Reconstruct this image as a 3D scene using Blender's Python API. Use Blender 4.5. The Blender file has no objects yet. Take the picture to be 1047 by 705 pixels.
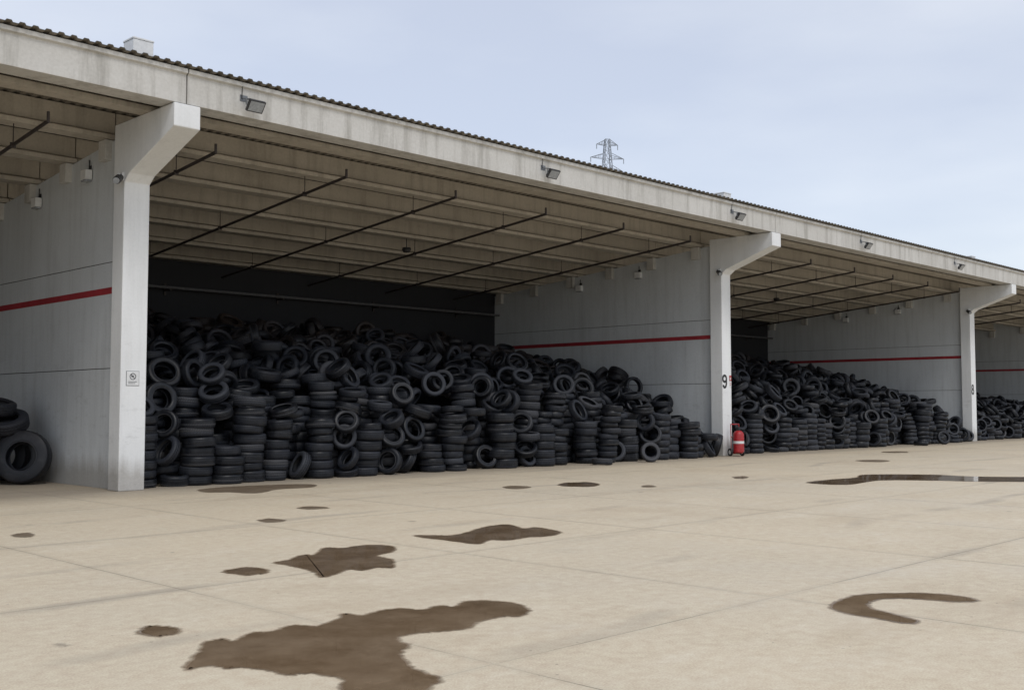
import bpy, bmesh, math, random
import numpy as np
from mathutils import Vector, Matrix
random.seed(7); rng = np.random.default_rng(7)
scn = bpy.context.scene
C = scn.collection
R = math.radians

# ---------------------------------------------------------------- camera
FPX = 1102.0; CX, CY = 523.5, 352.5; CAMH = 1.6
A = R(44.5); PITCH = R(3.25)
cam_d = bpy.data.cameras.new('camera'); cam = bpy.data.objects.new('camera', cam_d); C.objects.link(cam)
cam.location = (0, 0, CAMH); cam.rotation_euler = (R(90) + PITCH, 0, A - R(90))
cam_d.sensor_width = 36; cam_d.lens = FPX / 1047 * 36; cam_d.clip_end = 6000; cam_d.clip_start = .05
scn.camera = cam
RIGHT = Vector((math.sin(A), -math.cos(A), 0)); FLAT = Vector((math.cos(A), math.sin(A), 0))
FWD = FLAT * math.cos(PITCH) + Vector((0, 0, math.sin(PITCH)))
UP = -FLAT * math.sin(PITCH) + Vector((0, 0, math.cos(PITCH)))
def ray(px, py):
    return FWD + RIGHT * ((px - CX) / FPX) + UP * ((CY - py) / FPX)
def ground_pt(px, py):
    r = ray(px, py); t = -CAMH / r.z
    return (r.x * t, r.y * t)

# ---------------------------------------------------------------- materials
def mat_new(name):
    m = bpy.data.materials.new(name); m.use_nodes = True
    nt = m.node_tree; b = nt.nodes['Principled BSDF']
    return m, nt, b
def N(nt, t, **kw):
    n = nt.nodes.new(t)
    for k, v in kw.items(): setattr(n, k, v)
    return n
def L(nt, a, b): nt.links.new(a, b)
def ramp(nt, src, stops):
    r = N(nt, 'ShaderNodeValToRGB'); e = r.color_ramp.elements
    while len(e) < len(stops): e.new(.5)
    for i, (p, c) in enumerate(stops):
        e[i].position = p; e[i].color = (c[0], c[1], c[2], 1) if isinstance(c, tuple) else (c, c, c, 1)
    L(nt, src, r.inputs[0]); return r.outputs[0]
def noise(nt, vec, scale, detail=5, rough=.55):
    n = N(nt, 'ShaderNodeTexNoise'); n.inputs['Scale'].default_value = scale
    n.inputs['Detail'].default_value = detail; n.inputs['Roughness'].default_value = rough
    if vec is not None: L(nt, vec, n.inputs['Vector'])
    return n.outputs['Fac']
def mapping(nt, vec, scale):
    m = N(nt, 'ShaderNodeMapping'); m.inputs['Scale'].default_value = scale; L(nt, vec, m.inputs['Vector']); return m.outputs[0]
def mixc(nt, fac, a, b, mode='MIX'):
    m = N(nt, 'ShaderNodeMix', data_type='RGBA', blend_type=mode)
    for s, v in ((m.inputs[0], fac), (m.inputs[6], a), (m.inputs[7], b)):
        if isinstance(v, (int, float)): s.default_value = v
        elif isinstance(v, tuple): s.default_value = (*v, 1)
        else: L(nt, v, s)
    return m.outputs[2]
def math_(nt, op, a, b=None, c=None):
    m = N(nt, 'ShaderNodeMath', operation=op)
    for i, v in enumerate((a, b, c)):
        if v is None: continue
        if isinstance(v, (int, float)): m.inputs[i].default_value = v
        else: L(nt, v, m.inputs[i])
    return m.outputs[0]
def bump(nt, b, h, strength, dist=.01):
    n = N(nt, 'ShaderNodeBump'); n.inputs['Strength'].default_value = strength; n.inputs['Distance'].default_value = dist
    L(nt, h, n.inputs['Height']); L(nt, n.outputs[0], b.inputs['Normal'])

def concrete(name, base, dirt, streak=.5, rough=.85, fine=.12):
    m, nt, b = mat_new(name)
    tc = N(nt, 'ShaderNodeTexCoord').outputs['Object']
    big = noise(nt, tc, .55, 6, .6)
    st = noise(nt, mapping(nt, tc, (4, 4, .35)), 1.0, 6, .65)
    fi = noise(nt, tc, 22, 4, .6)
    f1 = ramp(nt, big, [(.38, 0.0), (.72, .75)])
    f2 = ramp(nt, st, [(.48, 0.0), (.75, 1.0)])
    c = mixc(nt, math_(nt, 'MULTIPLY', f1, .55), base, dirt)
    c = mixc(nt, math_(nt, 'MULTIPLY', f2, streak), c, tuple(x * .8 for x in dirt))
    pos = N(nt, 'ShaderNodeNewGeometry').outputs['Position']
    sp = N(nt, 'ShaderNodeSeparateXYZ'); L(nt, pos, sp.inputs[0])
    scf = ramp(nt, noise(nt, mapping(nt, pos, (.8, .8, 2.2)), 1.6, 8, .75), [(.55, 0.0), (.66, .6)])
    c = mixc(nt, math_(nt, 'MULTIPLY', scf, ramp(nt, math_(nt, 'DIVIDE', sp.outputs[2], 5), [(.25, .55), (.75, .08)])), c, tuple(x * .62 for x in dirt))
    lo = math_(nt, 'ADD', sp.outputs[2], math_(nt, 'MULTIPLY', st, -.6))
    c = mixc(nt, ramp(nt, lo, [(.0, .55), (.35, 0.0)]), c, (.20, .17, .13))
    c = mixc(nt, fine, c, ramp(nt, fi, [(.3, .25), (.7, .85)]), 'OVERLAY')
    L(nt, c, b.inputs['Base Color']); b.inputs['Roughness'].default_value = rough
    bump(nt, b, noise(nt, tc, 35, 6), .25, .004)
    return m
def plain(name, col, rough=.5, metal=0, var=.25, scale=12):
    m, nt, b = mat_new(name)
    tc = N(nt, 'ShaderNodeTexCoord').outputs['Object']
    n = noise(nt, tc, scale, 5)
    c = mixc(nt, ramp(nt, n, [(.3, 0.0), (.7, 1.0)]), tuple(x * (1 - var) for x in col), tuple(min(1, x * (1 + var * .6)) for x in col))
    L(nt, c, b.inputs['Base Color']); b.inputs['Roughness'].default_value = rough; b.inputs['Metallic'].default_value = metal
    return m
M = {}
M['pier'] = concrete('pier_paint', (.76, .775, .78), (.58, .59, .58), .3)
M['beam'] = concrete('beam_concrete', (.56, .55, .52), (.35, .335, .30), .8)
M['wall'] = concrete('wall_panel', (.58, .61, .63), (.44, .455, .46), .45)
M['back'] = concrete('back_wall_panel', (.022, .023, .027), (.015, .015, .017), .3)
M['purlin'] = concrete('purlin_concrete', (.46, .42, .355), (.27, .24, .195), .6)
M['sheet'] = plain('roof_sheet', (.085, .088, .092), .6, 0, .3, 2)
M['sheet_under'] = plain('roof_underside', (.20, .18, .15), .8, 0, .3, .8)
M['joint'] = plain('joint_seal', (.05, .05, .05), .9)
M['red'] = plain('red_stripe_paint', (.34, .03, .04), .6, 0, .25, 3)
M['pipe'] = plain('pipe_steel', (.05, .040, .037), .55, .3)
M['greypipe'] = plain('grey_pipe', (.12, .12, .125), .5, 0)
M['dark'] = plain('dark_housing', (.03, .03, .032), .5)
M['alu'] = plain('grey_housing', (.18, .19, .20), .45, .4)
M['glass'] = plain('lamp_glass', (.30, .32, .34), .12)
M['white'] = plain('white_plastic', (.70, .71, .71), .5, 0, .10)
M['black'] = plain('black_print', (.012, .012, .014), .5)
M['ink'] = plain('grey_print', (.10, .10, .11), .6)
M['ext'] = plain('extinguisher_red', (.38, .02, .025), .45, 0, .3)
M['hazy_galv'] = plain('hazy_galvanised_steel', (.27, .30, .34), .6, 0)  # pylon steel, its grey lightened to paint in distance haze

def ground_mat():
    m, nt, b = mat_new('yard_concrete')
    tc = N(nt, 'ShaderNodeTexCoord').outputs['Object']
    sp = N(nt, 'ShaderNodeSeparateXYZ'); L(nt, tc, sp.inputs[0])
    big = noise(nt, tc, .12, 6, .6); mid = noise(nt, tc, .7, 7, .62); fi = noise(nt, tc, 9, 8, .7); vf = noise(nt, tc, 70, 3, .6)
    c = mixc(nt, ramp(nt, big, [(.35, 0.0), (.65, 1.0)]), (.66, .56, .405), (.60, .52, .39))
    c = mixc(nt, ramp(nt, mid, [(.40, .0), (.62, .5)]), c, (.545, .46, .335))
    c = mixc(nt, ramp(nt, noise(nt, mapping(nt, tc, (.5, 1.3, 1)), .9, 8, .7), [(.54, 0.0), (.68, .5)]), c, (.69, .61, .475))
    c = mixc(nt, .42, c, ramp(nt, fi, [(.25, .28), (.75, .72)]), 'OVERLAY')
    c = mixc(nt, .5, c, ramp(nt, vf, [(.25, .28), (.75, .72)]), 'OVERLAY')
    stn = ramp(nt, noise(nt, mapping(nt, tc, (.45, .8, 1)), .55, 8, .68), [(.54, 0.0), (.62, .22), (.72, .36)])
    c = mixc(nt, stn, c, (.44, .34, .23))
    v = N(nt, 'ShaderNodeTexVoronoi'); v.inputs['Scale'].default_value = .85; L(nt, tc, v.inputs['Vector'])
    wob = math_(nt, 'ADD', v.outputs['Distance'], math_(nt, 'MULTIPLY', noise(nt, tc, 14, 3), .12))
    c = mixc(nt, ramp(nt, wob, [(.085, .55), (.125, 0.0)]), c, (.17, .14, .11))
    g2 = N(nt, 'ShaderNodeTexVoronoi'); g2.inputs['Scale'].default_value = 6; L(nt, tc, g2.inputs['Vector'])
    gm = math_(nt, 'MULTIPLY', math_(nt, 'LESS_THAN', g2.outputs['Distance'], .07), ramp(nt, mid, [(.5, 0.0), (.6, .7)]))
    c = mixc(nt, gm, c, (.22, .18, .14))
    w = N(nt, 'ShaderNodeTexWave', wave_type='RINGS'); w.inputs['Scale'].default_value = .16; w.inputs['Distortion'].default_value = 5
    w.inputs['Detail'].default_value = 3; w.inputs['Detail Scale'].default_value = .6; L(nt, tc, w.inputs['Vector'])
    sc = math_(nt, 'MULTIPLY', ramp(nt, w.outputs['Fac'], [(.93, 0.0), (1.0, 1.0)]), ramp(nt, noise(nt, tc, .35, 3), [(.5, 0.0), (.65, .4)]))
    c = mixc(nt, sc, c, (.28, .25, .21))
    jit = math_(nt, 'MULTIPLY', math_(nt, 'SUBTRACT', noise(nt, tc, 3, 2), .5), .02)
    def jl(co, off, per):
        return math_(nt, 'PINGPONG', math_(nt, 'ADD', math_(nt, 'SUBTRACT', co, off), jit), per / 2)
    jx = jl(sp.outputs[0], 4.78, 3.3); jy = jl(sp.outputs[1], 4.85, 3.9)
    j = math_(nt, 'MINIMUM', jx, jy)
    brk = ramp(nt, noise(nt, tc, .5, 4), [(.40, .2), (.60, .9)])
    c = mixc(nt, math_(nt, 'MULTIPLY', math_(nt, 'LESS_THAN', j, .006), brk), c, (.17, .14, .10))
    c = mixc(nt, math_(nt, 'MULTIPLY', ramp(nt, j, [(.0, 1.0), (.10, 0.0)]), .18), c, (.30, .26, .20))
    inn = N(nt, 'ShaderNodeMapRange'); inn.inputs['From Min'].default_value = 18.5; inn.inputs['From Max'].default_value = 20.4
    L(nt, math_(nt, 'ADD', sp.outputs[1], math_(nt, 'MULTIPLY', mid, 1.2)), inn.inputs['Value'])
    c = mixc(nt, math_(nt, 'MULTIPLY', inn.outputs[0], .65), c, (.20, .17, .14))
    L(nt, c, b.inputs['Base Color'])
    L(nt, ramp(nt, mid, [(.35, .5), (.6, .9)]), b.inputs['Roughness'])
    b.inputs['Specular IOR Level'].default_value = .3
    bump(nt, b, fi, .3, .01)
    return m
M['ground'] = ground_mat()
def puddle_mat(name, c1, c2, rough, cover):
    m, nt, b = mat_new(name)
    tc = N(nt, 'ShaderNodeTexCoord').outputs['Object']
    at = N(nt, 'ShaderNodeAttribute', attribute_name='edge'); e = at.outputs['Fac']
    n = noise(nt, tc, 1.7, 8, .7); n2 = noise(nt, tc, 13, 6, .65)
    ee = math_(nt, 'ADD', e, math_(nt, 'MULTIPLY', math_(nt, 'SUBTRACT', n2, .5), .8))
    c = mixc(nt, ramp(nt, n, [(.38, 0.0), (.62, 1.0)]), c1, c2)
    c = mixc(nt, ramp(nt, noise(nt, tc, 24, 4, .7), [(.55, 0.0), (.7, .3)]), c, tuple(x*.6 for x in c1))
    L(nt, c, b.inputs['Base Color'])
    L(nt, ramp(nt, ee, [(.6, .35), (.95, rough)]), b.inputs['Roughness']); b.inputs['IOR'].default_value = 1.4
    al = math_(nt, 'MULTIPLY', ramp(nt, ee, [(.22, 0.0), (.66, 1.0)]), ramp(nt, noise(nt, tc, .9, 5, .6), [(.40, cover), (.68, cover*.78)]))
    L(nt, al, b.inputs['Alpha'])
    bump(nt, b, noise(nt, tc, 5, 2), .015, .01)
    return m
M['puddle'] = puddle_mat('muddy_water', (.17, .112, .064), (.275, .193, .12), .03, .97)
M['damp'] = puddle_mat('damp_patch', (.18, .13, .085), (.24, .18, .12), .4, .82)

def tyre_mat():
    m, nt, b = mat_new('tyre_rubber')
    geo = N(nt, 'ShaderNodeNewGeometry'); oi = N(nt, 'ShaderNodeObjectInfo')
    rnd = math_(nt, 'FRACT', math_(nt, 'ADD', geo.outputs['Random Per Island'], math_(nt, 'MULTIPLY', oi.outputs['Random'], 7.31)))
    pos = geo.outputs['Position']
    c = ramp(nt, rnd, [(0, (.004, .005, .008)), (.4, (.009, .011, .016)), (.75, (.017, .020, .028)), (.9, (.038, .042, .052)), (1, (.060, .060, .064))])
    d = ramp(nt, noise(nt, pos, 5, 5, .65), [(.50, 0.0), (.80, .6)])
    c = mixc(nt, d, c, (.046, .047, .052))
    sz = N(nt, 'ShaderNodeSeparateXYZ'); L(nt, pos, sz.inputs[0])
    mr = N(nt, 'ShaderNodeMapRange'); mr.inputs['From Min'].default_value = 22; mr.inputs['From Max'].default_value = 27; L(nt, sz.outputs[1], mr.inputs['Value'])
    c = mixc(nt, math_(nt, 'MULTIPLY', mr.outputs[0], ramp(nt, noise(nt, pos, .8, 4), [(.42, 0.0), (.6, .55)])), c, (.065, .044, .032))
    uv = N(nt, 'ShaderNodeUVMap', uv_map='UVMap'); su = N(nt, 'ShaderNodeSeparateXYZ'); L(nt, uv.outputs[0], su.inputs[0])
    # lug count and slant differ from tyre to tyre
    wob = math_(nt, 'MULTIPLY', math_(nt, 'PINGPONG', su.outputs[1], .12), math_(nt, 'MULTIPLY', rnd, .35))
    cntb = math_(nt, 'ADD', math_(nt, 'FLOOR', math_(nt, 'MULTIPLY', math_(nt, 'FRACT', math_(nt, 'MULTIPLY', rnd, 5.7)), 26)), 30)
    blk = math_(nt, 'FRACT', math_(nt, 'MULTIPLY', math_(nt, 'ADD', su.outputs[0], wob), cntb))
    tread = math_(nt, 'MULTIPLY', math_(nt, 'GREATER_THAN', su.outputs[1], .27), math_(nt, 'LESS_THAN', su.outputs[1], .60))
    groove = math_(nt, 'MULTIPLY', math_(nt, 'LESS_THAN', blk, .28), tread)
    c = mixc(nt, math_(nt, 'MULTIPLY', groove, .6), c, (.003, .003, .004))
    L(nt, c, b.inputs['Base Color']); L(nt, ramp(nt, rnd, [(0, .40), (1, .65)]), b.inputs['Roughness'])
    b.inputs['Specular IOR Level'].default_value = .38
    bump(nt, b, math_(nt, 'SUBTRACT', math_(nt, 'MULTIPLY', noise(nt, pos, 60, 3), .25), groove), .7, .008)
    return m
M['tyre'] = tyre_mat()

# ---------------------------------------------------------------- helpers
def ordn(n):
    w = ['zeroth','first','second','third','fourth','fifth','sixth','seventh','eighth','ninth','tenth','eleventh','twelfth']
    if n <= 12: return w[n]
    if n % 100 in (11, 12, 13): return '%dth' % n
    return '%d%s' % (n, {1: 'st', 2: 'nd', 3: 'rd'}.get(n % 10, 'th'))
def tag(o, label=None, cat=None, group=None, kind=None):
    if label: o['label'] = label
    if cat: o['category'] = cat
    if group: o['group'] = group
    if kind: o['kind'] = kind
    return o
def empty(name, loc, label=None, cat=None, group=None):
    o = bpy.data.objects.new(name, None); C.objects.link(o); o.location = loc; o.empty_display_size = .2
    return tag(o, label, cat, group)
class MB:
    def __init__(s): s.v = []; s.f = []
    def add(s, vs, fs):
        o = len(s.v); s.v += [tuple(p) for p in vs]; s.f += [tuple(i + o for i in f) for f in fs]; return s
    def box(s, x0, x1, y0, y1, z0, z1, mtx=None):
        vs = [Vector(p) for p in ((x0,y0,z0),(x1,y0,z0),(x1,y1,z0),(x0,y1,z0),(x0,y0,z1),(x1,y0,z1),(x1,y1,z1),(x0,y1,z1))]
        if mtx: vs = [mtx @ p for p in vs]
        return s.add(vs, [(0,3,2,1),(4,5,6,7),(0,1,5,4),(1,2,6,5),(2,3,7,6),(3,0,4,7)])
    def prism_x(s, poly, x0, x1):
        n = len(poly)
        vs = [(x0, y, z) for y, z in poly] + [(x1, y, z) for y, z in poly]
        return s.add(vs, [tuple(range(n)), tuple(range(2*n-1, n-1, -1))] + [(i, i+n, (i+1) % n + n, (i+1) % n) for i in range(n)])
    def tube(s, p, q, r, n=10, r2=None):
        p = Vector(p); q = Vector(q); d = (q - p).normalized(); r2 = r if r2 is None else r2
        a = d.orthogonal().normalized(); b = d.cross(a)
        ring = [(math.cos(2*math.pi*i/n), math.sin(2*math.pi*i/n)) for i in range(n)]
        vs = [p + (a*c + b*si)*r for c, si in ring] + [q + (a*c + b*si)*r2 for c, si in ring]
        return s.add(vs, [tuple(range(n-1, -1, -1)), tuple(range(n, 2*n))] + [(i, (i+1) % n, (i+1) % n + n, i+n) for i in range(n)])
    def lathe(s, prof, n=20, mtx=None):
        vs = []; fs = []; k = len(prof)
        for i in range(n):
            c, si = math.cos(2*math.pi*i/n), math.sin(2*math.pi*i/n)
            for r, z in prof:
                p = Vector((r*c, r*si, z)); vs.append(mtx @ p if mtx else p)
        for i in range(n):
            j = (i+1) % n
            for t in range(k-1): fs.append((i*k+t, j*k+t, j*k+t+1, i*k+t+1))
        return s.add(vs, fs)
    def build(s, name, mat, parent=None, local=False, bevel=0, smooth=False):
        me = bpy.data.meshes.new(name); me.from_pydata(s.v, [], s.f)
        bm = bmesh.new(); bm.from_mesh(me); bmesh.ops.recalc_face_normals(bm, faces=bm.faces); bm.to_mesh(me); bm.free()
        me.materials.append(mat)
        if smooth:
            for p in me.polygons: p.use_smooth = True
            me.set_sharp_from_angle(angle=R(35))
        o = bpy.data.objects.new(name, me); C.objects.link(o)
        if parent:
            o.parent = parent
            if not local and parent.type == 'EMPTY': o.matrix_parent_inverse = Matrix.Translation(-parent.location)
        if bevel:
            bv = o.modifiers.new('bevel', 'BEVEL'); bv.width = bevel; bv.segments = 2; bv.limit_method = 'ANGLE'
        return o
def copy_tree(o, parent=None):
    c = o.copy(); C.objects.link(c)
    if parent: c.parent = parent
    for ch in list(o.children): copy_tree(ch, c)
    return c
def digit(ch, h, cx_, y, cz, name, mat, parent):
    """painted numeral made of thick strokes in the x-z plane, facing -y"""
    s = h; th = .18*s; vs = []; fs = []; lay = []
    def stroke(pts, closed=False):
        n = len(pts); o = len(vs); k = len(set(lay))
        for i, p in enumerate(pts):
            a = pts[(i-1) % n] if (closed or i > 0) else p; b = pts[(i+1) % n] if (closed or i < n-1) else p
            dx, dz = b[0]-a[0], b[1]-a[1]; l = math.hypot(dx, dz); nx, nz = -dz/l*th/2, dx/l*th/2
            for sg in (1, -1): vs.append((cx_+p[0]+sg*nx, y-.0015-.001*k, cz+p[1]+sg*nz)); lay.append(k)
        for i in range(n if closed else n-1):
            j = (i+1) % n; fs.append((o+2*i, o+2*j, o+2*j+1, o+2*i+1))
    def arc(cx0, cz0, rx, rz, a0, a1, n=22): return [(cx0+rx*math.cos(R(a0+(a1-a0)*i/n)), cz0+rz*math.sin(R(a0+(a1-a0)*i/n))) for i in range(n+1)]
    if ch == '8':
        stroke(arc(0, .235*s, .19*s, .19*s, 0, 360)[:-1], True); stroke(arc(0, -.195*s, .225*s, .225*s, 0, 360)[:-1], True)
    else:
        stroke(arc(0, .20*s, .225*s, .225*s, 0, 360)[:-1], True)
        stroke([(.225*s, .20*s), (.225*s, .02*s)] + arc(0, -.08*s, .225*s, .34*s, 0, -150, 20))
    me = bpy.data.meshes.new(name); me.from_pydata(vs, [], fs)
    me.materials.append(mat)
    o = bpy.data.objects.new(name, me); C.objects.link(o); o.parent = parent
    return o

# ---------------------------------------------------------------- ground
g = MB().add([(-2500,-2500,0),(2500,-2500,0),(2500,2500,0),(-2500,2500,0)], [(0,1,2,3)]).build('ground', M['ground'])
tag(g, kind='structure')

# ---------------------------------------------------------------- warehouse
PX = [9.6 + 20.25*k for k in range(-1, 4)]
YF = 19.8; YB = 30.2
def sheet_z(y): return 7.72 - .094*(y - 17.6)
wh = empty('warehouse', (9.6, YF, 0), 'long open fronted concrete tyre warehouse with white piers and corrugated roof', 'warehouse')
WLOC = wh.location.copy()
def wpart(mb, name, mat, bevel=0, smooth=False):
    return mb.build(name, mat, wh, bevel=bevel, smooth=smooth)
def sub(mb, name, mat, parent, bevel=0):
    return mb.build(name, mat, parent, bevel=bevel)
X0, X1 = PX[0] - .5, PX[-1] + .6
per = .21; nper = int((X1 - X0) / per)
prof = []
for i in range(nper):
    x = X0 + i*per
    prof += [(x, 0), (x + .075, 0), (x + .10, .034), (x + .175, .034), (x + .198, 0)]
vs = []; ys = [17.56, 20, 24, 28, 30.75]
for y in ys:
    for x, dz in prof: vs.append((x, y, sheet_z(y) + dz))
for y in ys:
    for x, dz in prof: vs.append((x, y, sheet_z(y) + dz + .009))
n = len(prof); fs = []; mi = []
for k in range(len(ys)-1):
    for i in range(n-1):
        fs.append((k*n+i, k*n+i+1, (k+1)*n+i+1, (k+1)*n+i)); mi.append(1)
        o2 = len(ys)*n
        fs.append((o2+k*n+i, o2+(k+1)*n+i, o2+(k+1)*n+i+1, o2+k*n+i+1)); mi.append(0)
for i in range(n-1): fs.append((i, i+1, len(ys)*n+i+1, len(ys)*n+i)); mi.append(0)
me = bpy.data.meshes.new('corrugated_roof'); me.from_pydata(vs, [], fs); me.materials.append(M['sheet']); me.materials.append(M['sheet_under'])
me.polygons.foreach_set('material_index', mi)
o = bpy.data.objects.new('corrugated_roof', me); C.objects.link(o); o.parent = wh; o.matrix_parent_inverse = Matrix.Translation(-WLOC)
PY = [18.75 + 1.85*j for j in range(7)]
PH = .56
for k in range(len(PX)-1):
    a, b = PX[k] + .012, PX[k+1] - .012
    for y in PY:
        t = sheet_z(y) - .006
        poly = [(y-.20, t-PH), (y+.20, t-PH), (y+.20, t-PH+.09), (y+.07, t-PH+.15), (y+.07, t-.02), (y-.07, t-.005), (y-.07, t-PH+.15), (y-.20, t-PH+.09)]
        wpart(MB().prism_x(poly, a, b), 'purlin', M['purlin'])
for k in range(len(PX)-1):
    a, b = PX[k] + .012, PX[k+1] - .012
    z0 = 7.06; z1 = 7.695
    poly = [(17.7, z0), (18.2, z0), (18.2, z0+.14), (17.92, z0+.22), (17.92, z1-.03), (17.64, z1), (17.64, z1-.08), (17.7, z1-.10)]
    wpart(MB().prism_x(poly, a, b), 'fascia_beam', M['beam'], .008)
piers = []
def wt(y): return sheet_z(y) - .62
for k, x in enumerate(PX):
    y0 = 19.55; y1 = 20.0; top = 7.045
    poly = [(y1, 0), (y1, top), (17.66, top), (17.66, 6.62), (19.36, 6.02), (y0, 5.88), (y0, 0)]
    p = wpart(MB().prism_x(poly, x-.26, x+.26), 'pier', M['pier'], .018); piers.append(p)
    mbw = MB()
    for z0, z1 in ((0, 2.33), (2.345, 4.42)):
        mbw.box(x-.10, x+.10, 20.004, YB-.004, z0, z1)
    wtk = (lambda y: sheet_z(y) - .008) if k in (0, len(PX)-1) else wt
    vs = [(x+sx*.10, y, z) for sx in (-1, 1) for y, z in ((20.004, 4.435), (YB-.004, 4.435), (YB-.004, wtk(YB)), (20.004, wtk(20)))]
    mbw.add(vs, [(0,1,2,3), (7,6,5,4), (0,4,5,1), (1,5,6,2), (2,6,7,3), (3,7,4,0)])
    w = wpart(mbw, 'partition_wall', M['wall'], .004)
    sub(MB().box(x-.085, x+.085, 20.01, YB-.01, 2.3, 4.5), 'panel_joint', M['joint'], w)
    if k >= 1:
        sub(MB().box(x-.104, x-.097, 20.006, YB-.02, 3.80, 3.93), 'red_stripe', M['red'], w)
    for y in PY:
        if y > 20.2: wpart(MB().box(x-.24, x+.24, y-.15, y+.15, wt(y)-.36, sheet_z(y)-PH-.02), 'bearing_pad', M['beam'], .006)
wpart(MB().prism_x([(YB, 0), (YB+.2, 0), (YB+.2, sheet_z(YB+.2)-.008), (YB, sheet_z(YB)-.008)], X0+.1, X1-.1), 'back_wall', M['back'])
for k in range(1, len(PX)-1):
    x = PX[k]
    wpart(MB().box(x-.009, x+.009, 17.76, 18.1, 7.12, 7.66), 'beam_joint', M['joint'])
digit('9', .45, PX[2]-.14, 19.548, 2.40, 'bay_number', M['black'], piers[2])
digit('8', .47, PX[3]-.13, 19.548, 2.36, 'bay_number', M['black'], piers[3])

# ---------------------------------------------------------------- pipes under the roof
bay_names = {0: 'bay left of the near pier', 1: 'nearest full bay', 2: 'bay beyond pier 9', 3: 'bay beyond pier 8'}
xs_pipe = {0: [7.65, 4.4], 1: [10.95, 14.15, 17.4, 20.6, 23.85, 27.1], 2: [31.2, 34.4, 37.65, 40.85, 44.1, 47.35], 3: [51.45, 54.65, 57.9, 61.1]}
for bay, xs in xs_pipe.items():
    for i, x in enumerate(xs):
        if bay == 0: lab = 'thin dark pipe under the roof left of the near pier' + (', nearer the pier' if i == 0 else ', farther from the pier')
        else: lab = '%s thin dark roof pipe from the left in the %s' % (ordn(i+1), bay_names[bay])
        ya, yb = 19.0, 29.7; zf = 6.62; zb = 5.58
        t = empty('sprinkler_pipe', (x, ya, zf), lab, 'pipe', 'sprinkler pipes under the roof')
        MB().tube((x, ya, zf), (x, yb, zb), .034, 8).tube((x, ya, zf-.03), (x, ya, zf+.17), .028, 8).build('pipe', M['pipe'], t, smooth=True)
        for y in (PY[1], PY[3], PY[5]):
            z = zf + (zb - zf)*(y-ya)/(yb-ya)
            MB().tube((x, y-.02, z-.01), (x, y-.02, sheet_z(y)-PH-.002), .010, 6).box(x-.05, x+.05, y-.04, y, z-.045, z+.045).build('hanger', M['pipe'], t)
for bay in (0, 1, 2, 3):
    a, b = PX[bay] + .2, PX[bay+1] - .2
    t = empty('supply_pipe', (a, 29.85, 5.15), 'long grey pipe running along the back wall of the ' + bay_names[bay], 'pipe', 'supply pipes on the back wall')
    MB().tube((a, 29.85, 5.15), (b, 29.85, 5.15), .045, 10).build('pipe', M['greypipe'], t, smooth=True)
    for j in range(5):
        x = a + (b-a)*(j+.5)/5
        MB().box(x-.03, x+.03, 29.80, YB-.002, 5.06, 5.1).box(x-.03, x+.03, 30.15, YB-.002, 4.95, 5.3).build('bracket', M['pipe'], t)

# ---------------------------------------------------------------- flood lights
def floodlight():
    t = empty('floodlight', (0, 0, 0))
    tilt = Matrix.Translation((.02, -.30, .0)) @ Matrix.Rotation(R(38), 4, 'X')
    h = MB().box(-.23, .23, -.045, .035, -.16, .16, tilt)
    for i in range(9):
        x = -.19 + i*.0475
        h.box(x-.008, x+.008, .035, .085, -.13, .13, tilt)
    h.build('housing', M['dark'], t, local=True, bevel=.004)
    MB().box(-.20, .20, -.052, -.046, -.13, .13, tilt).build('lens', M['glass'], t, local=True)
    br = MB().box(-.26, -.245, -.32, -.28, -.02, .16).box(.245, .26, -.32, -.28, -.02, .16)
    br.tube((-.25, -.30, .15), (.25, -.30, .15), .012, 6)
    br.tube((-.1, -.30, .15), (-.2, 0, .22), .014, 6).tube((.1, -.30, .15), (-.1, 0, .22), .014, 6).box(-.26, -.04, -.012, -.002, .14, .30)
    br.build('bracket', M['alu'], t, local=True)
    MB().tube((-.21, -.02, .2), (-.23, -.075, .62), .011, 6).build('cable', M['dark'], t, local=True)
    return t
fl0 = floodlight()
for i, x in enumerate([10.88, 19.2, 27.5, 35.7, 43.8]):
    t = fl0 if i == 0 else copy_tree(fl0)
    t.location = (x, 17.7, 7.24); t.scale = (.74, .74, .74)
    tag(t, ['dark floodlight on the roof beam just right of the near pier', 'dark floodlight on the beam at the middle of the nearest full bay',
            'dark floodlight on the beam just left of pier 9', 'floodlight on the beam at the middle of the bay beyond pier 9',
            'farthest floodlight, on the beam left of pier 8'][i], 'floodlight', 'floodlights along the roof beam')

# ---------------------------------------------------------------- roof vents
for i, x in enumerate((9.3, 28.85, 48.5)):
    y = 19.0; zt = (8.46, 8.34, 8.28)[i]
    t = empty('roof_vent', (x, y, sheet_z(y)), ['white box vent on the roof above the near pier', 'white box vent on the roof just left of pier 9', 'white box vent on the roof just left of pier 8'][i], 'roof vent', 'box vents on the roof')
    MB().box(x-.2, x+.2, y-.2, y+.2, sheet_z(y)-.05, zt-.04).build('duct', M['white'], t, bevel=.01)
    MB().box(x-.21, x+.21, y-.21, y+.21, zt-.039, zt).build('cap', M['white'], t, bevel=.01)

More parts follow.
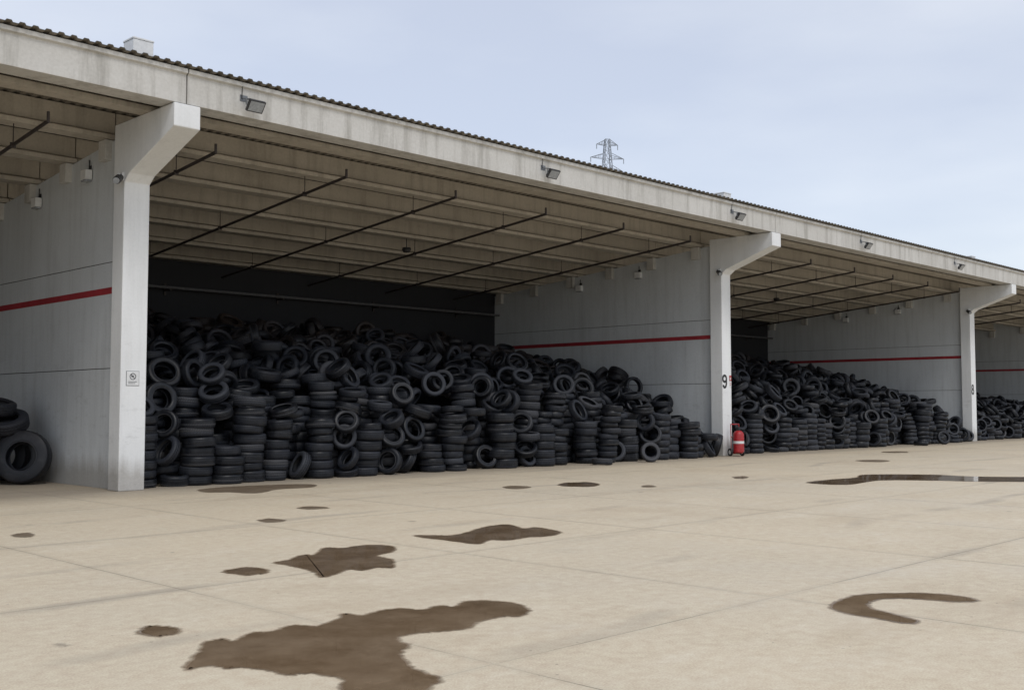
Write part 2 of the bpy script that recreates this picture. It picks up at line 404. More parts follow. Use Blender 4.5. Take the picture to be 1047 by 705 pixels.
# ---------------------------------------------------------------- pier cameras and wall lamps
for i, k in enumerate((1, 2, 3)):
    x = PX[k]-.26; y = 19.62; z = 5.88
    t = empty('security_camera', (x, y, z), ['small security camera on the near pier below its bracket', 'small security camera high on pier 9', 'small security camera high on pier 8'][i], 'camera', 'security cameras on the piers')
    MB().tube((x-.06, y, z+.08), (x-.2, y-.16, z-.02), .075, 14).build('camera_body', M['dark'], t, smooth=True)
    MB().tube((x-.2, y-.16, z-.02), (x-.225, y-.19, z-.038), .06, 14).build('camera_lens', M['glass'], t, smooth=True)
    MB().box(x-.05, x-.001, y-.06, y+.06, z+.02, z+.18).tube((x-.03, y, z+.1), (x-.12, y-.06, z+.12), .03, 8).build('mount', M['white'], t)
for k, yy in ((1, (21.4, 23.9)), (2, (23.0, 25.7)), (3, (23.0, 25.7))):
    for j, y in enumerate(yy):
        x = PX[k]-.10; z = sheet_z(y) - .62 - .55
        wn = {1: 'wall behind the near pier', 2: 'wall behind pier 9', 3: 'wall behind pier 8'}[k]
        t = empty('wall_lamp', (x, y, z), 'small white box lamp high on the %s, %s the yard' % (wn, 'nearer' if j == 0 else 'farther from'), 'lamp', 'box lamps high on the walls')
        MB().box(x-.16, x-.02, y-.13, y+.13, z, z+.2).build('housing', M['white'], t, bevel=.012)
        MB().box(x-.15, x-.03, y-.11, y+.11, z-.035, z-.002).build('diffuser', M['glass'], t)
        MB().box(x-.02, x-.001, y-.05, y+.05, z+.04, z+.3).tube((x-.03, y, z+.2), (x-.03, y, sheet_z(y)-.75), .012, 6).build('mount', M['dark'], t)
for bay, x in ((1, 20.3), (2, 41.0)):
    y = PY[3]; z = sheet_z(y)-PH-.007
    t = empty('ceiling_detector', (x, y, z), 'small dark detector hanging under the roof of the ' + bay_names[bay], 'detector', 'detectors under the roof')
    MB().tube((x, y, z), (x, y, z-.28), .015, 6).build('stem', M['dark'], t)
    MB().lathe([(.0, -.42), (.10, -.40), (.14, -.33), (.12, -.27), (.0, -.26)], 16, Matrix.Translation((x, y, z))).build('detector_body', M['dark'], t, smooth=True)

# ---------------------------------------------------------------- signs
x = PX[1]-.02; t = empty('sign', (x, 19.545, 2.1), 'small white safety sign with dark pictogram on the near pier', 'sign')
y = 19.548
MB().box(x-.13, x+.13, y-.006, y, 1.99, 2.27).build('border', M['alu'], t)
MB().box(x-.122, x+.122, y-.010, y-.0062, 1.998, 2.262).build('panel', M['white'], t)
mk = MB(); cx_, cz_ = x, 2.165
for i in range(20):
    a0 = 2*math.pi*i/20; a1 = 2*math.pi*(i+1)/20
    mk.add([(cx_+.065*math.cos(a0), y-.013, cz_+.065*math.sin(a0)), (cx_+.065*math.cos(a1), y-.013, cz_+.065*math.sin(a1)), (cx_+.05*math.cos(a1), y-.013, cz_+.05*math.sin(a1)), (cx_+.05*math.cos(a0), y-.013, cz_+.05*math.sin(a0))], [(0,1,2,3)])
mk.box(-.055, .055, -.002, .001, -.007, .007, Matrix.Translation((cx_, y-.0125, cz_)) @ Matrix.Rotation(R(45), 4, 'Y'))
mk.box(cx_-.03, cx_+.02, y-.0115, y-.0102, cz_-.015, cz_+.02)
mk.box(x-.09, x+.08, y-.013, y-.011, 2.06, 2.07).box(x-.09, x+.05, y-.013, y-.011, 2.03, 2.04)
mk.build('pictogram', M['ink'], t)
x = PX[2]+.185
t = empty('sign', (x, 19.545, 2.35), 'narrow red and white fire equipment sign beside the number 9', 'sign')
MB().box(x-.055, x+.055, y-.008, y, 2.42, 2.60).build('panel', M['ext'], t)
MB().tube((x-.02, y-.0105, 2.45), (x-.02, y-.0105, 2.52), .016, 8).box(x+.015, x+.025, y-.012, y-.009, 2.47, 2.55).build('pictogram', M['white'], t)
MB().box(x-.055, x+.055, y-.008, y, 2.24, 2.41).build('lower_panel', M['white'], t)
MB().box(x-.04, x+.04, y-.0115, y-.009, 2.34, 2.355).box(x-.04, x+.04, y-.0115, y-.009, 2.29, 2.305).build('text_lines', M['ext'], t)

# ---------------------------------------------------------------- wheeled extinguisher
ex, ey = 0, 0
t = empty('wheeled_fire_extinguisher', (0, 0, 0), 'red wheeled fire extinguisher standing at the foot of pier 9', 'fire extinguisher')
T = Matrix()
MB().lathe([(0, .10), (.14, .11), (.17, .15), (.17, .66), (.155, .73), (.10, .79), (.05, .81), (.0, .81)], 24, T).build('tank', M['ext'], t, smooth=True)
hw = Matrix.Translation((0, 0, .8))
MB().lathe([(.05, 0), (.05, .06), (.035, .07), (.035, .12), (0, .12)], 12, hw).box(ex-.12, ex+.02, ey-.015, ey+.015, .90, .925).box(ex-.12, ex+.0, ey-.015, ey+.015, .86, .875).build('valve', M['black'], t)
MB().lathe([(.1705, .40), (.1725, .40), (.1725, .48), (.1705, .48)], 24, T).build('label_band', M['white'], t, smooth=True)
hs = MB(); pts = []
for i in range(30):
    a = i/29*math.pi*2*1.3 - 1.2; pts.append((ex + .20 + .03*math.sin(a*1.4), ey - .06 + .13*math.cos(a), .55 + .22*math.sin(a)))
for p_, q_ in zip(pts, pts[1:]): hs.tube(p_, q_, .018, 6)
hs.build('hose', M['black'], t)
fr = MB()
for s in (-1, 1):
    fr.tube((ex+s*.15, ey+.19, .12), (ex+s*.15, ey+.21, 1.0), .014, 8); fr.tube((ex+s*.15, ey+.19, .12), (ex+s*.12, ey, .09), .014, 8)
fr.tube((ex-.15, ey+.21, 1.0), (ex+.15, ey+.21, 1.0), .016, 8).tube((ex-.22, ey+.14, .12), (ex+.22, ey+.14, .12), .014, 8).tube((ex-.15, ey+.2, .6), (ex+.15, ey+.2, .6), .012, 8)
fr.build('trolley_frame', M['ext'], t)
for s in (-1, 1):
    wm = Matrix.Translation((s*.22, .14, .125)) @ Matrix.Rotation(R(90), 4, 'Y')
    w_ = MB().lathe([(.07, -.022), (.118, -.025), (.125, -.012), (.125, .012), (.118, .025), (.07, .022), (.07, -.022)], 20, wm).build('wheel', M['black'], t, smooth=True)
    MB().lathe([(.0, -.016), (.068, -.016), (.068, .016), (0, .016)], 16, wm).build('hub', M['white'], w_, smooth=True)
t.location = (29.82, 19.12, 0); t.scale = (1.02,)*3; t.rotation_euler = (0, 0, R(-25))

# ---------------------------------------------------------------- pylon far behind
d = 220; r_ = (622 - CX)/FPX*d
pc = FLAT*d + RIGHT*r_
t = empty('electricity_pylon', (pc.x, pc.y, 0), 'distant grey lattice electricity pylon rising behind the warehouse roof', 'pylon')
t.rotation_euler = (0, 0, A - R(90) + R(15))
H = 56.6
def hwid(z): return 3.9*(1-z/46) + 1.15*(z/46) if z < 46 else 1.15*(1-(z-46)/(H-46)) + .45*(z-46)/(H-46)
tw = MB(); zs = [0, 9, 17, 24, 30, 35, 39.5, 43, 46, 48.2, 50.4, 52.4, 54.4, H]
for z0, z1 in zip(zs, zs[1:]):
    a, b = hwid(z0), hwid(z1); cs = [(-1,-1),(1,-1),(1,1),(-1,1)]
    for i in range(4):
        p0 = cs[i]; p1 = cs[(i+1) % 4]
        tw.tube((p0[0]*a, p0[1]*a, z0), (p0[0]*b, p0[1]*b, z1), .085, 4)
        tw.tube((p0[0]*a, p0[1]*a, z0), (p1[0]*b, p1[1]*b, z1), .05, 4); tw.tube((p1[0]*a, p1[1]*a, z0), (p0[0]*b, p0[1]*b, z1), .05, 4)
        tw.tube((p0[0]*b, p0[1]*b, z1), (p1[0]*b, p1[1]*b, z1), .05, 4)
tw.build('lattice_tower', M['hazy_galv'], t, local=True)
for z, w in ((55.4, 2.3), (52.6, 3.6), (50.0, 3.4)):
    for s in (-1, 1):
        am = MB(); h0 = hwid(z)
        for yy in (-h0, h0):
            am.tube((s*h0, yy, z), (s*w, 0, z+.1), .065, 4).tube((s*h0, yy, z+1.0), (s*w, 0, z+.1), .065, 4)
            for f in (.35, .65): am.tube((s*(h0+(w-h0)*f), yy*(1-f), z), (s*(h0+(w-h0)*f), yy*(1-f), z+1.0*(1-f)+.1), .04, 4)
        a_ = am.build('cross_arm', M['hazy_galv'], t, local=True)
        MB().tube((s*w, 0, z+.1), (s*w, 0, z-.9), .08, 6).build('insulator', M['hazy_galv'], a_, local=True)

# ---------------------------------------------------------------- puddles
def smooth_poly(pts, sub_=6, amp=.0, seed=0):
    rr = random.Random(seed); n = len(pts); out = []
    for i in range(n):
        p0, p1, p2, p3 = [np.array(pts[(i+k) % n]) for k in (-1, 0, 1, 2)]
        for j in range(sub_):
            t_ = j/sub_
            q = .5*((2*p1) + (-p0+p2)*t_ + (2*p0-5*p1+4*p2-p3)*t_*t_ + (-p0+3*p1-3*p2+p3)*t_**3)
            out.append((q[0] + rr.uniform(-1, 1)*amp, q[1] + rr.uniform(-1, 1)*amp))
    return out
def puddle(px, label, mat='puddle', amp=.012, z=.004, rim=.06):
    w = np.array(smooth_poly([ground_pt(*p) for p in px], 6, amp, len(label)))
    area = .5*np.sum(w[:, 0]*np.roll(w[:, 1], -1) - np.roll(w[:, 0], -1)*w[:, 1])
    if area < 0: w = w[::-1]
    c = w.mean(0); w = w - c; n = len(w)
    tg = np.roll(w, -2, 0) - np.roll(w, 2, 0); tg /= np.linalg.norm(tg, axis=1)[:, None] + 1e-9
    nr = np.stack([tg[:, 1], -tg[:, 0]], 1)
    rim = min(rim, .22*math.sqrt(abs(area)))
    rings = [w + nr*rim, w, w - nr*rim*.6]
    vs = [(p[0], p[1], 0) for r in rings for p in r]; fs = []
    for k in range(2):
        for i in range(n): j = (i+1) % n; fs.append((k*n+i, k*n+j, (k+1)*n+j, (k+1)*n+i))
    fs.append(tuple(range(2*n, 3*n)))
    me = bpy.data.meshes.new('puddle'); me.from_pydata(vs, [], fs)
    at = me.attributes.new('edge', 'FLOAT', 'POINT'); at.data.foreach_set('value', [0.0]*n + [.55]*n + [1.35]*n)
    bm = bmesh.new(); bm.from_mesh(me); bmesh.ops.triangulate(bm, faces=[f for f in bm.faces if len(f.verts) > 4])
    bm.normal_update()
    for f in bm.faces:
        if f.normal.z < 0: f.normal_flip()
    bm.to_mesh(me); bm.free(); me.materials.append(M[mat])
    o = bpy.data.objects.new('puddle', me); C.objects.link(o); o.location = (c[0], c[1], z)
    tag(o, label, 'puddle', 'puddles on the concrete yard', 'structure')
def ell(cx_, cy_, w, h, seed=1, n=11):
    rr = random.Random(seed); return [(cx_ + w/2*math.cos(2*math.pi*i/n)*rr.uniform(.75, 1.1), cy_ + h/2*math.sin(2*math.pi*i/n)*rr.uniform(.75, 1.1)) for i in range(n)]
puddle([(203,668),(208,658),(225,653),(240,655),(258,647),(280,645),(300,639),(325,640),(345,633),(352,627),(372,629),(390,624),(410,622),(432,623),(450,619),(465,620),(475,615),(500,614),(528,617),(540,624),(530,630),(514,630),(500,633),(486,637),(478,642),(455,645),(440,646),(420,648),(405,652),(416,660),(408,668),(414,676),(425,685),(448,694),(440,702),(420,712),(356,712),(350,694),(332,690),(310,688),(295,690),(280,686),(250,682),(232,683),(215,680),(190,684)], 'largest brown puddle, in the foreground across a slab joint')
puddle([(280,575),(296,572),(310,567),(322,567),(332,560),(350,560),(375,557),(400,558),(403,563),(385,568),(400,572),(402,580),(385,580),(370,583),(356,582),(345,586),(330,590),(322,585),(315,582),(295,578)], 'ragged brown puddle left of centre, behind the largest one')
puddle([(425,547),(445,547),(462,547),(478,544),(490,540),(505,537),(520,536),(535,540),(550,539),(573,544),(560,548),(540,549),(520,552),(500,552),(490,556),(470,554),(455,552),(430,549)], 'flat brown puddle in the middle of the yard')
puddle(ell(254,584,46,8,3), 'small brown puddle left of the ragged puddle')
puddle(ell(163,645,48,11,4), 'small oval brown puddle left of the largest one')
puddle([(850,620),(866,611),(890,607),(940,606),(980,609),(1000,614),(975,615),(935,612),(905,612),(888,616),(892,622),(915,628),(940,635),(925,637),(890,631),(862,626)], 'hook shaped wet patch at the right of the yard', amp=.01)
puddle([(825,493),(850,490),(876,488),(885,485),(950,485),(1000,487),(1080,488),(1080,492),(1000,492),(950,491),(900,491),(870,495),(845,495)], 'long thin dark puddle at the right, before pier 8')
puddle([(205,500),(240,497),(290,495),(320,495),(318,498),(285,500),(262,504),(235,503),(210,503)], 'damp patch in front of the first tyre stacks', 'damp')
puddle(ell(592,495,42,5,5), 'small dark puddle before the middle of the tyre stacks', 'puddle')
puddle(ell(528,498,28,3.5,6), 'tiny damp spot left of the small dark puddle', 'damp')
puddle(ell(277,532,30,4,7), 'small damp spot before the near stacks', 'damp')
puddle(ell(24,547,24,5,8), 'small damp spot at the far left of the yard', 'damp')
puddle(ell(320,519,34,3,12), 'faint damp streak between the near stacks and the ragged puddle', 'damp')
puddle(ell(757,488,16,3,9), 'tiny dark spot before pier 9', 'damp')
puddle(ell(893,471,34,2.5,10), 'thin damp streak before the tyres of the second bay', 'damp')
puddle(ell(663,497,16,2.2,11), 'tiny damp spot right of the small dark puddle', 'damp')
puddle(ell(915,462,30,1.8,13), 'thin damp streak near the foot of pier 8', 'damp')

# ---------------------------------------------------------------- tyres
SIZES = [(.322, .100, .198), (.292, .083, .182), (.372, .125, .222), (.345, .098, .238), (.302, .112, .178), (.325, .086, .212), (.355, .112, .205)]
def tyre_prof(Ro, w, Ri, detail=True):
    p = [(Ri, -.78*w), (Ri+.012, -.90*w), (Ri+.022, -.88*w), (Ri+.04, -1.0*w), (Ro-.045, -.99*w), (Ro-.020, -.90*w), (Ro-.008, -.76*w)]
    if detail:
        for c in (-.45, 0, .45):
            p += [(Ro-(.002 if c else 0), (c-.07)*w), (Ro-.013, (c-.05)*w), (Ro-.013, (c+.05)*w), (Ro-(.002 if c else 0), (c+.07)*w)]
    p += [(Ro-.008, .76*w), (Ro-.020, .90*w), (Ro-.045, .99*w), (Ri+.04, 1.0*w), (Ri+.022, .88*w), (Ri+.012, .90*w), (Ri, .78*w)]
    p += [(Ri+.015, .62*w), (Ro-.04, .66*w), (Ro-.028, 0), (Ro-.04, -.66*w), (Ri+.015, -.62*w)]
    if not detail:
        p = [(Ri, -.8*w), (Ri+.035, -1.0*w), (Ro-.045, -.99*w), (Ro-.01, -.78*w), (Ro, 0), (Ro-.01, .78*w), (Ro-.045, .99*w), (Ri+.035, 1.0*w), (Ri, .8*w), (Ro-.04, .6*w), (Ro-.04, -.6*w)]
    return p
def tyre_arrays(Ro, w, Ri, seg, detail):
    p = tyre_prof(Ro, w, Ri, detail); k = len(p)
    a = np.arange(seg)*2*np.pi/seg
    V = np.array([[r*np.cos(t), r*np.sin(t), z] for t in a for r, z in p])
    pv = []
    for i, (r, z) in enumerate(p):
        outer = i <= (k - 6 if detail else 8)
        if not outer: pv.append(.9)
        elif r > Ro-.0215 or (not detail and r > Ro-.02): pv.append(.30 + .28*(z/w+1)/2)
        else: pv.append(.05 if z < 0 else .8)
    F = []; UV = []
    for i in range(seg):
        j = (i+1) % seg
        for t in range(k):
            u = (t+1) % k
            F.append((i*k+t, j*k+t, j*k+u, i*k+u)); UV += [(i/seg, pv[t]), ((i+1)/seg, pv[t]), ((i+1)/seg, pv[u]), (i/seg, pv[u])]
    return V, np.array(F), np.array(UV)
def mesh_np(name, V, F, UV, sharp=True):
    me = bpy.data.meshes.new(name)
    me.vertices.add(len(V)); me.vertices.foreach_set('co', V.astype(np.float32).ravel())
    me.loops.add(F.size); me.loops.foreach_set('vertex_index', F.astype(np.int32).ravel())
    me.polygons.add(len(F)); me.polygons.foreach_set('loop_start', (np.arange(len(F))*4).astype(np.int32))
    me.update(calc_edges=True)
    uv = me.uv_layers.new(name='UVMap'); uv.data.foreach_set('uv', UV.astype(np.float32).ravel())
    me.polygons.foreach_set('use_smooth', np.ones(len(F), bool))
    if sharp: me.set_sharp_from_angle(angle=R(42))
    me.materials.append(M['tyre']); me.validate(); return me
HI = [mesh_np('tyre', *tyre_arrays(*s, 44, True)) for s in SIZES]
LO = [tyre_arrays(*s, 22, False) for s in SIZES]
KINDS = [0, 0, 1, 1, 2, 3, 4, 5, 5, 6]
tyres = []
def axis_rot(ax, spin=0):
    ax = Vector(ax).normalized()
    q = Vector((0, 0, 1)).rotation_difference(ax)
    return np.array((q.to_matrix() @ Matrix.Rotation(spin, 3, 'Z')))
CELL = .05
class Bay:
    def __init__(s, xa, xb, ya=18.2, yb=30.2):
        s.xa, s.ya, s.xb, s.yb = xa, ya, xb, yb
        s.nx = int((xb-xa)/CELL); s.ny = int((yb-ya)/CELL); s.H = np.zeros((s.nx, s.ny))
    def stamp(s, rot, kind):
        Ro, w, Ri = SIZES[kind]; rs = w*.94; rr = Ro - rs
        ang = np.arange(20)*2*np.pi/20
        c = np.stack([rr*np.cos(ang), rr*np.sin(ang), 0*ang], 1) @ rot.T
        k = int(rs/CELL)+1; g = np.arange(-k, k+1)*CELL; gx, gy = np.meshgrid(g, g); dd = rs*rs - gx**2 - gy**2; m_ = dd > 0
        gx, gy, hh = gx[m_], gy[m_], np.sqrt(dd[m_])
        return (c[:, 0:1]+gx).ravel(), (c[:, 1:2]+gy).ravel(), (c[:, 2:3]-hh).ravel(), (c[:, 2:3]+hh).ravel()
    def cx(s, x, kind):
        m_ = SIZES[kind][0] + .03; return min(max(x, s.xa + m_), s.xb - m_)
    def test(s, x, y, st):
        ix = np.clip(((x+st[0]-s.xa)/CELL).astype(int), 0, s.nx-1); iy = np.clip(((y+st[1]-s.ya)/CELL).astype(int), 0, s.ny-1)
        return (s.H[ix, iy] - st[2]).max(), ix, iy
    def put(s, x, y, rot, kind, st=None, z=None, **info):
        x = s.cx(x, kind); st = st or s.stamp(rot, kind); zz, ix, iy = s.test(x, y, st)
        if z is None: z = zz
        np.maximum.at(s.H, (ix, iy), z + st[3])
        tyres.append(dict(p=np.array((x, y, z)), r=rot, k=kind, **info)); return z
def hL(y): return np.interp(y, [19.6, 20.3, 20.9, 22, 24, 27, 30], [1.4, 1.85, 2.35, 2.85, 3.35, 3.85, 4.15])
def hR(y): return np.interp(y, [19.0, 19.6, 20.3, 21.4, 25.75, 30], [.35, .75, 1.15, 1.9, 3.15, 4.0])
def hfun(t, x, y):
    w = np.clip((t-.62)/.34, 0, 1); w = w*w*(3-2*w)
    return (1-w)*hL(y) + w*hR(y) + .18*np.sin(x*1.7+y*.9) + .14*np.sin(x*3.9-y*1.3)
def rnd_axis(rr):
    if rr.random() < .38: tl = rr.uniform(0, 30)
    else: tl = rr.uniform(32, 84)
    az = R(rr.gauss(225, 75))
    return (math.sin(R(tl))*math.cos(az), math.sin(R(tl))*math.sin(az), math.cos(R(tl)))
def fill_bay(bay, xa, xb, ratio, seed, hs=1.0, yend=29.9):
    rr = random.Random(seed); B = Bay(xa, xb); Lx = xb - xa
    def vis(x, y): return x/y > ratio
    def front(t): return 20.2 - .6*t - .45*max(0, (t-.8)/.2)
    X = B.xa + (np.arange(B.nx)+.5)*CELL; Y = B.ya + (np.arange(B.ny)+.5)*CELL
    GX, GY = np.meshgrid(X, Y, indexing='ij')
    HF = hfun((GX-xa)/Lx, GX, GY)*hs
    YFr = 20.2 - .6*(GX-xa)/Lx
    B.H = np.where(GY > YFr+1.5, np.maximum(0, HF - .85), 0)
    for row in (1, 0):
        x = xa + .38; sidx = 0
        while x < xb - (.36 if row else .9):
            t = (x-xa)/Lx; yf = 20.2 - .6*t
            kind = rr.choice(KINDS); Ro, w, _ = SIZES[kind]
            y = yf + rr.uniform(-.14, .12) + row*.70
            hh = (1.5 if row == 0 else 2.0) * (1 if t < .80 else max(.25, 1-(t-.80)*3.6)) * hs
            loose = rr.random() < ((.46 if t < .5 else .32) if row == 0 else .10) or t > .93
            if vis(x, y):
                if not loose:
                    n_ = max(2, int(round(hh*rr.uniform(.50, 1.08)/(2*w)))); sidx += 1
                    dx = rr.gauss(0, .018); dy = rr.gauss(0, .012); zc = .003; mix_ = rr.random() < .6
                    for i in range(n_):
                        kd = rr.choice(KINDS) if (mix_ and rr.random() < .5) else kind
                        wk = SIZES[kd][1]
                        tl = R(rr.uniform(0, 1.5 + i*.8)); az = rr.uniform(0, 6.28)
                        rot = axis_rot((math.sin(tl)*math.cos(az), math.sin(tl)*math.sin(az), math.cos(tl)), rr.uniform(0, 6.28))
                        B.put(x+dx*i+rr.uniform(-.045, .045), y+dy*i+rr.uniform(-.045, .045), rot, kd, z=zc+wk, bay=bay, stack=sidx if row == 0 else 0, row=row, lev=i+1)
                        zc += 2*wk*rr.uniform(.95, 1.0)
                else:
                    for _ in range(14):
                        best = None
                        for _2 in range(3):
                            tl = R(rr.choice([rr.uniform(52, 86), rr.uniform(55, 86), rr.uniform(0, 40)])); az = R(rr.gauss(232, 28)); kd = rr.choice(KINDS)
                            rot = axis_rot((math.sin(tl)*math.cos(az), math.sin(tl)*math.sin(az), math.cos(tl)), rr.uniform(0, 6.28))
                            xx, yy = B.cx(x + rr.uniform(-.1, .1), kd), y + rr.uniform(-.14, .12)
                            st = B.stamp(rot, kd); zz = B.test(xx, yy, st)[0]
                            if best is None or zz < best[0]: best = (zz, xx, yy, rot, kd, st)
                        zz, xx, yy, rot, kd, st = best
                        if zz > hh: break
                        B.put(xx, yy, rot, kd, st, bay=bay, stack=0, row=0, lev=0)
            x += Ro*2 + rr.uniform(-.07, .01)
    miss = 0
    while miss < 1100:
        x = rr.uniform(xa+.3, xb-.3); y = rr.uniform(18.9, yend)
        t = (x-xa)/Lx; yf = front(t)
        if y < yf or not vis(x, y): continue
        kind = rr.choice(KINDS); rot = axis_rot(rnd_axis(rr), rr.uniform(0, 6.28)); st = B.stamp(rot, kind)
        best = None
        for _ in range(6):
            xx = B.cx(x + rr.uniform(-.25, .25), kind); yy = min(max(y + rr.uniform(-.25, .25), yf+.02), 29.75)
            z = B.test(xx, yy, st)[0] - hfun((xx-xa)/Lx, xx, yy)*hs
            if best is None or z < best[0]: best = (z, xx, yy)
        if best[0] > -.12: miss += 1; continue
        B.put(best[1], best[2], rot, kind, st, bay=bay, stack=0, row=2, lev=0)
    return B
fill_bay(1, PX[1]+.12, PX[2]-.12, .2, 31)
fill_bay(2, PX[2]+.12, PX[3]-.12, 1.36, 22, .96)
fill_bay(3, PX[3]+.12, PX[4]-.12, 2.25, 23, .62, 27)
for bay, xb in ((1, PX[2]), (2, PX[3])):
    for (dx, y, tl, az) in ((-7.0, 19.0, 3, 0), (-4.9, 18.95, 74, 235)):
        rot = axis_rot((math.sin(R(tl))*math.cos(R(az)), math.sin(R(tl))*math.sin(R(az)), math.cos(R(tl))), 1)
        Ro, w, _ = SIZES[1]; z = math.sin(R(tl))*(Ro-w) + w
        tyres.append(dict(p=np.array((xb+dx, y, z)), r=rot, k=1, bay=bay, stack=0, row=3, lev=0))

# which tyres show largest from the yard
cp = np.array(cam.location); Rm = np.array([list(RIGHT), list(UP), list(FWD)])
ids = []; P = []
ang = np.arange(56)*2*np.pi/56
for i, t_ in enumerate(tyres):
    Ro, w, Ri = SIZES[t_['k']]; q = []
    for r, z in ((Ro, -w*.6), (Ro, -w*.2), (Ro, w*.2), (Ro, w*.6), (Ro-.02, w*.9), (Ro-.05, w), (Ro-.085, w), (Ri, w*.9), (Ro-.02, -w*.9), (Ro-.05, -w), (Ro-.085, -w), (Ri, -w*.9), (Ro-.03, 0)):
        q.append(np.stack([r*np.cos(ang), r*np.sin(ang), 0*ang+z], 1))
    q = np.concatenate(q) @ t_['r'].T + t_['p']; P.append(q); ids.append(np.full(len(q), i))
P = np.concatenate(P); ids = np.concatenate(ids); V = (P - cp) @ Rm.T
u = ((V[:, 0]/V[:, 2]*FPX + CX)/2).astype(int); v = ((CY - V[:, 1]/V[:, 2]*FPX)/2).astype(int)
ok = (u >= 0) & (u < 524) & (v >= 0) & (v < 353) & (V[:, 2] > 0)
for k in (1, 2, 3):
    yc = PX[k]/np.maximum(P[:, 0], .1)*P[:, 1]
    ok &= ~((P[:, 0] > PX[k]) & (yc > 19.55))
u, v, dd, ii = u[ok], v[ok], V[ok, 2], ids[ok]
od = np.argsort(-dd); buf = np.full((353, 524), -1); buf[v[od], u[od]] = ii[od]
cnt = np.bincount(buf[buf >= 0], minlength=len(tyres))
NIND = 294
chosen = sorted(np.argsort(-cnt)[:NIND].tolist())
cs = set(chosen)
def screen_x(t_):
    q = (t_['p']-cp) @ Rm.T; return q[0]/q[2]
bandw = ['on the ground', 'at knee height', 'at waist height', 'at chest height', 'at head height', 'just overhead', 'well overhead', 'near the heap top', 'at the heap top']
loose_sets = {}
for i in chosen:
    t_ = tyres[i]
    if t_['row'] == 0 and t_['stack']: continue
    band = min(int(t_['p'][2]//.45), 8)
    loose_sets.setdefault((t_['bay'], band), []).append(i)
lab = {}
for (bay, band), L_ in loose_sets.items():
    L_.sort(key=lambda i: screen_x(tyres[i]))
    for n_, i in enumerate(L_):
        ax = tyres[i]['r'][:, 2]
        pose = 'flat' if abs(ax[2]) > .9 else ('tilted' if abs(ax[2]) > .5 else 'upright')
        where = {1: 'the near bay', 2: 'the bay past pier 9', 3: 'the bay past pier 8'}[bay]
        lab[i] = '%s tyre in %s, %s from left among those %s' % (pose, where, ordn(n_+1), bandw[band])
for i in chosen:
    t_ = tyres[i]
    if i not in lab:
        lab[i] = '%s tyre up in the %s front stack of %s' % (ordn(t_['lev']), ordn(t_['stack']), {1: 'the near bay', 2: 'the bay past pier 9', 3: 'the bay past pier 8'}[t_['bay']])
GR = {1: 'used tyres piled in the nearest full bay', 2: 'used tyres piled in the bay beyond pier 9', 3: 'used tyres piled in the bay beyond pier 8'}
for i in chosen:
    t_ = tyres[i]
    o = bpy.data.objects.new('tyre', HI[t_['k']]); C.objects.link(o)
    o.matrix_world = Matrix.Translation(t_['p']) @ Matrix(t_['r'].tolist()).to_4x4()
    tag(o, lab[i], 'tyre', GR[t_['bay']])
Vs, Fs, Us = [], [], []; off = 0
for i, t_ in enumerate(tyres):
    if i in cs: continue
    v_, f_, u_ = LO[t_['k']]
    Vs.append(v_ @ t_['r'].T + t_['p']); Fs.append(f_ + off); Us.append(u_); off += len(v_)
me = mesh_np('tyre_heap', np.concatenate(Vs), np.concatenate(Fs), np.concatenate(Us), False)
o = bpy.data.objects.new('tyre_heap', me); C.objects.link(o)
tag(o, 'mass of black used tyres heaped high behind the front ones in the bays', 'tyres', None, 'stuff')

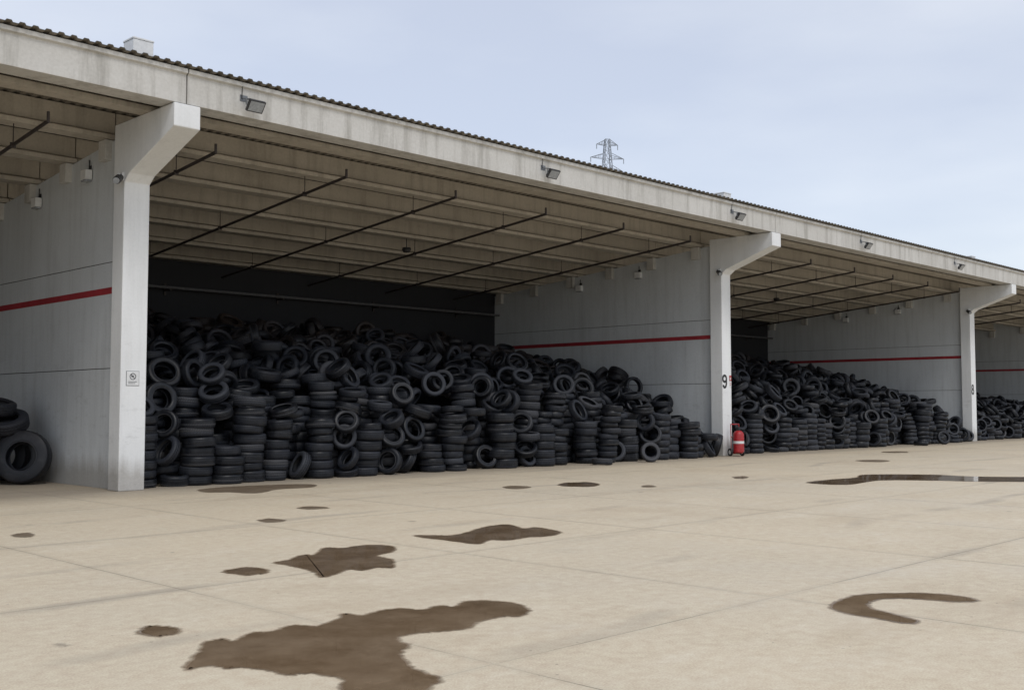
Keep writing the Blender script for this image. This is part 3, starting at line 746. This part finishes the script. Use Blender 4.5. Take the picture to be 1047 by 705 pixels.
BIG = mesh_np('lorry_tyre', *tyre_arrays(.55, .16, .29, 56, True))
def lorry(loc, ax, label, s=1.0, name='lorry_tyre', cat='lorry tyre', me=BIG):
    o = bpy.data.objects.new(name, me); C.objects.link(o)
    o.matrix_world = Matrix.Translation(loc) @ Matrix(axis_rot(ax, .4).tolist()).to_4x4() @ Matrix.Scale(s, 4)
    tag(o, label, cat, 'tyres heaped against the wall at the far left')
lorry((8.82, 22.75, .56), (-.62, -.76, .15), 'big lorry tyre standing at the front of the far left heap')
lorry((8.0, 23.5, .53), (-.5, -.86, .12), 'big lorry tyre standing at the left edge of the photo')
lorry((8.95, 23.25, .56), (-.7, -.7, .1), 'lorry tyre standing behind the big one at the far left', .98)
lorry((8.62, 23.15, 1.27), (-.25, -.35, .9), 'lorry tyre lying on top of the standing ones at the far left', .80)
lorry((8.45, 23.3, 1.60), (.1, -.25, .95), 'upper tyre of the two on the far left heap', 1.08, 'tyre', 'tyre', HI[2])
lorry((8.88, 23.9, .54), (-.7, -.7, .1), 'rearmost lorry tyre of the far left heap', .95)

# ---------------------------------------------------------------- sky and light
w = bpy.data.worlds.new('World'); scn.world = w; w.use_nodes = True; nt = w.node_tree
for n_ in list(nt.nodes): nt.nodes.remove(n_)
out = N(nt, 'ShaderNodeOutputWorld')
SEL, SAZ = R(52), R(200)
sky = N(nt, 'ShaderNodeTexSky', sky_type='NISHITA'); sky.sun_disc = False; sky.sun_elevation = SEL; sky.sun_rotation = SAZ
b1 = N(nt, 'ShaderNodeBackground'); L(nt, sky.outputs[0], b1.inputs[0]); b1.inputs[1].default_value = .05
tc = N(nt, 'ShaderNodeTexCoord').outputs['Generated']
n1_ = noise(nt, mapping(nt, tc, (1, 1, 2.6)), 2.3, 3, .45); n2_ = noise(nt, mapping(nt, tc, (1, 1, 3.5)), 7, 5, .5)
f = math_(nt, 'ADD', math_(nt, 'MULTIPLY', n1_, .75), math_(nt, 'MULTIPLY', n2_, .25))
cc = ramp(nt, f, [(.36, (.50, .525, .60)), (.50, (.57, .59, .645)), (.64, (.66, .67, .70))])
b2 = N(nt, 'ShaderNodeBackground'); L(nt, cc, b2.inputs[0]); b2.inputs[1].default_value = 1.0
ad = N(nt, 'ShaderNodeAddShader'); L(nt, b1.outputs[0], ad.inputs[0]); L(nt, b2.outputs[0], ad.inputs[1]); L(nt, ad.outputs[0], out.inputs[0])
sd = bpy.data.lights.new('sun', 'SUN'); sd.energy = 1.2; sd.angle = R(20); sd.color = (1, .96, .9)
so = bpy.data.objects.new('sun', sd); C.objects.link(so)
dirv = Vector((-.35*math.cos(SEL), -.94*math.cos(SEL), math.sin(SEL)))
so.rotation_euler = dirv.to_track_quat('Z', 'Y').to_euler()
scn.view_settings.view_transform = 'Standard'; scn.view_settings.look = 'None'; scn.view_settings.exposure = 0
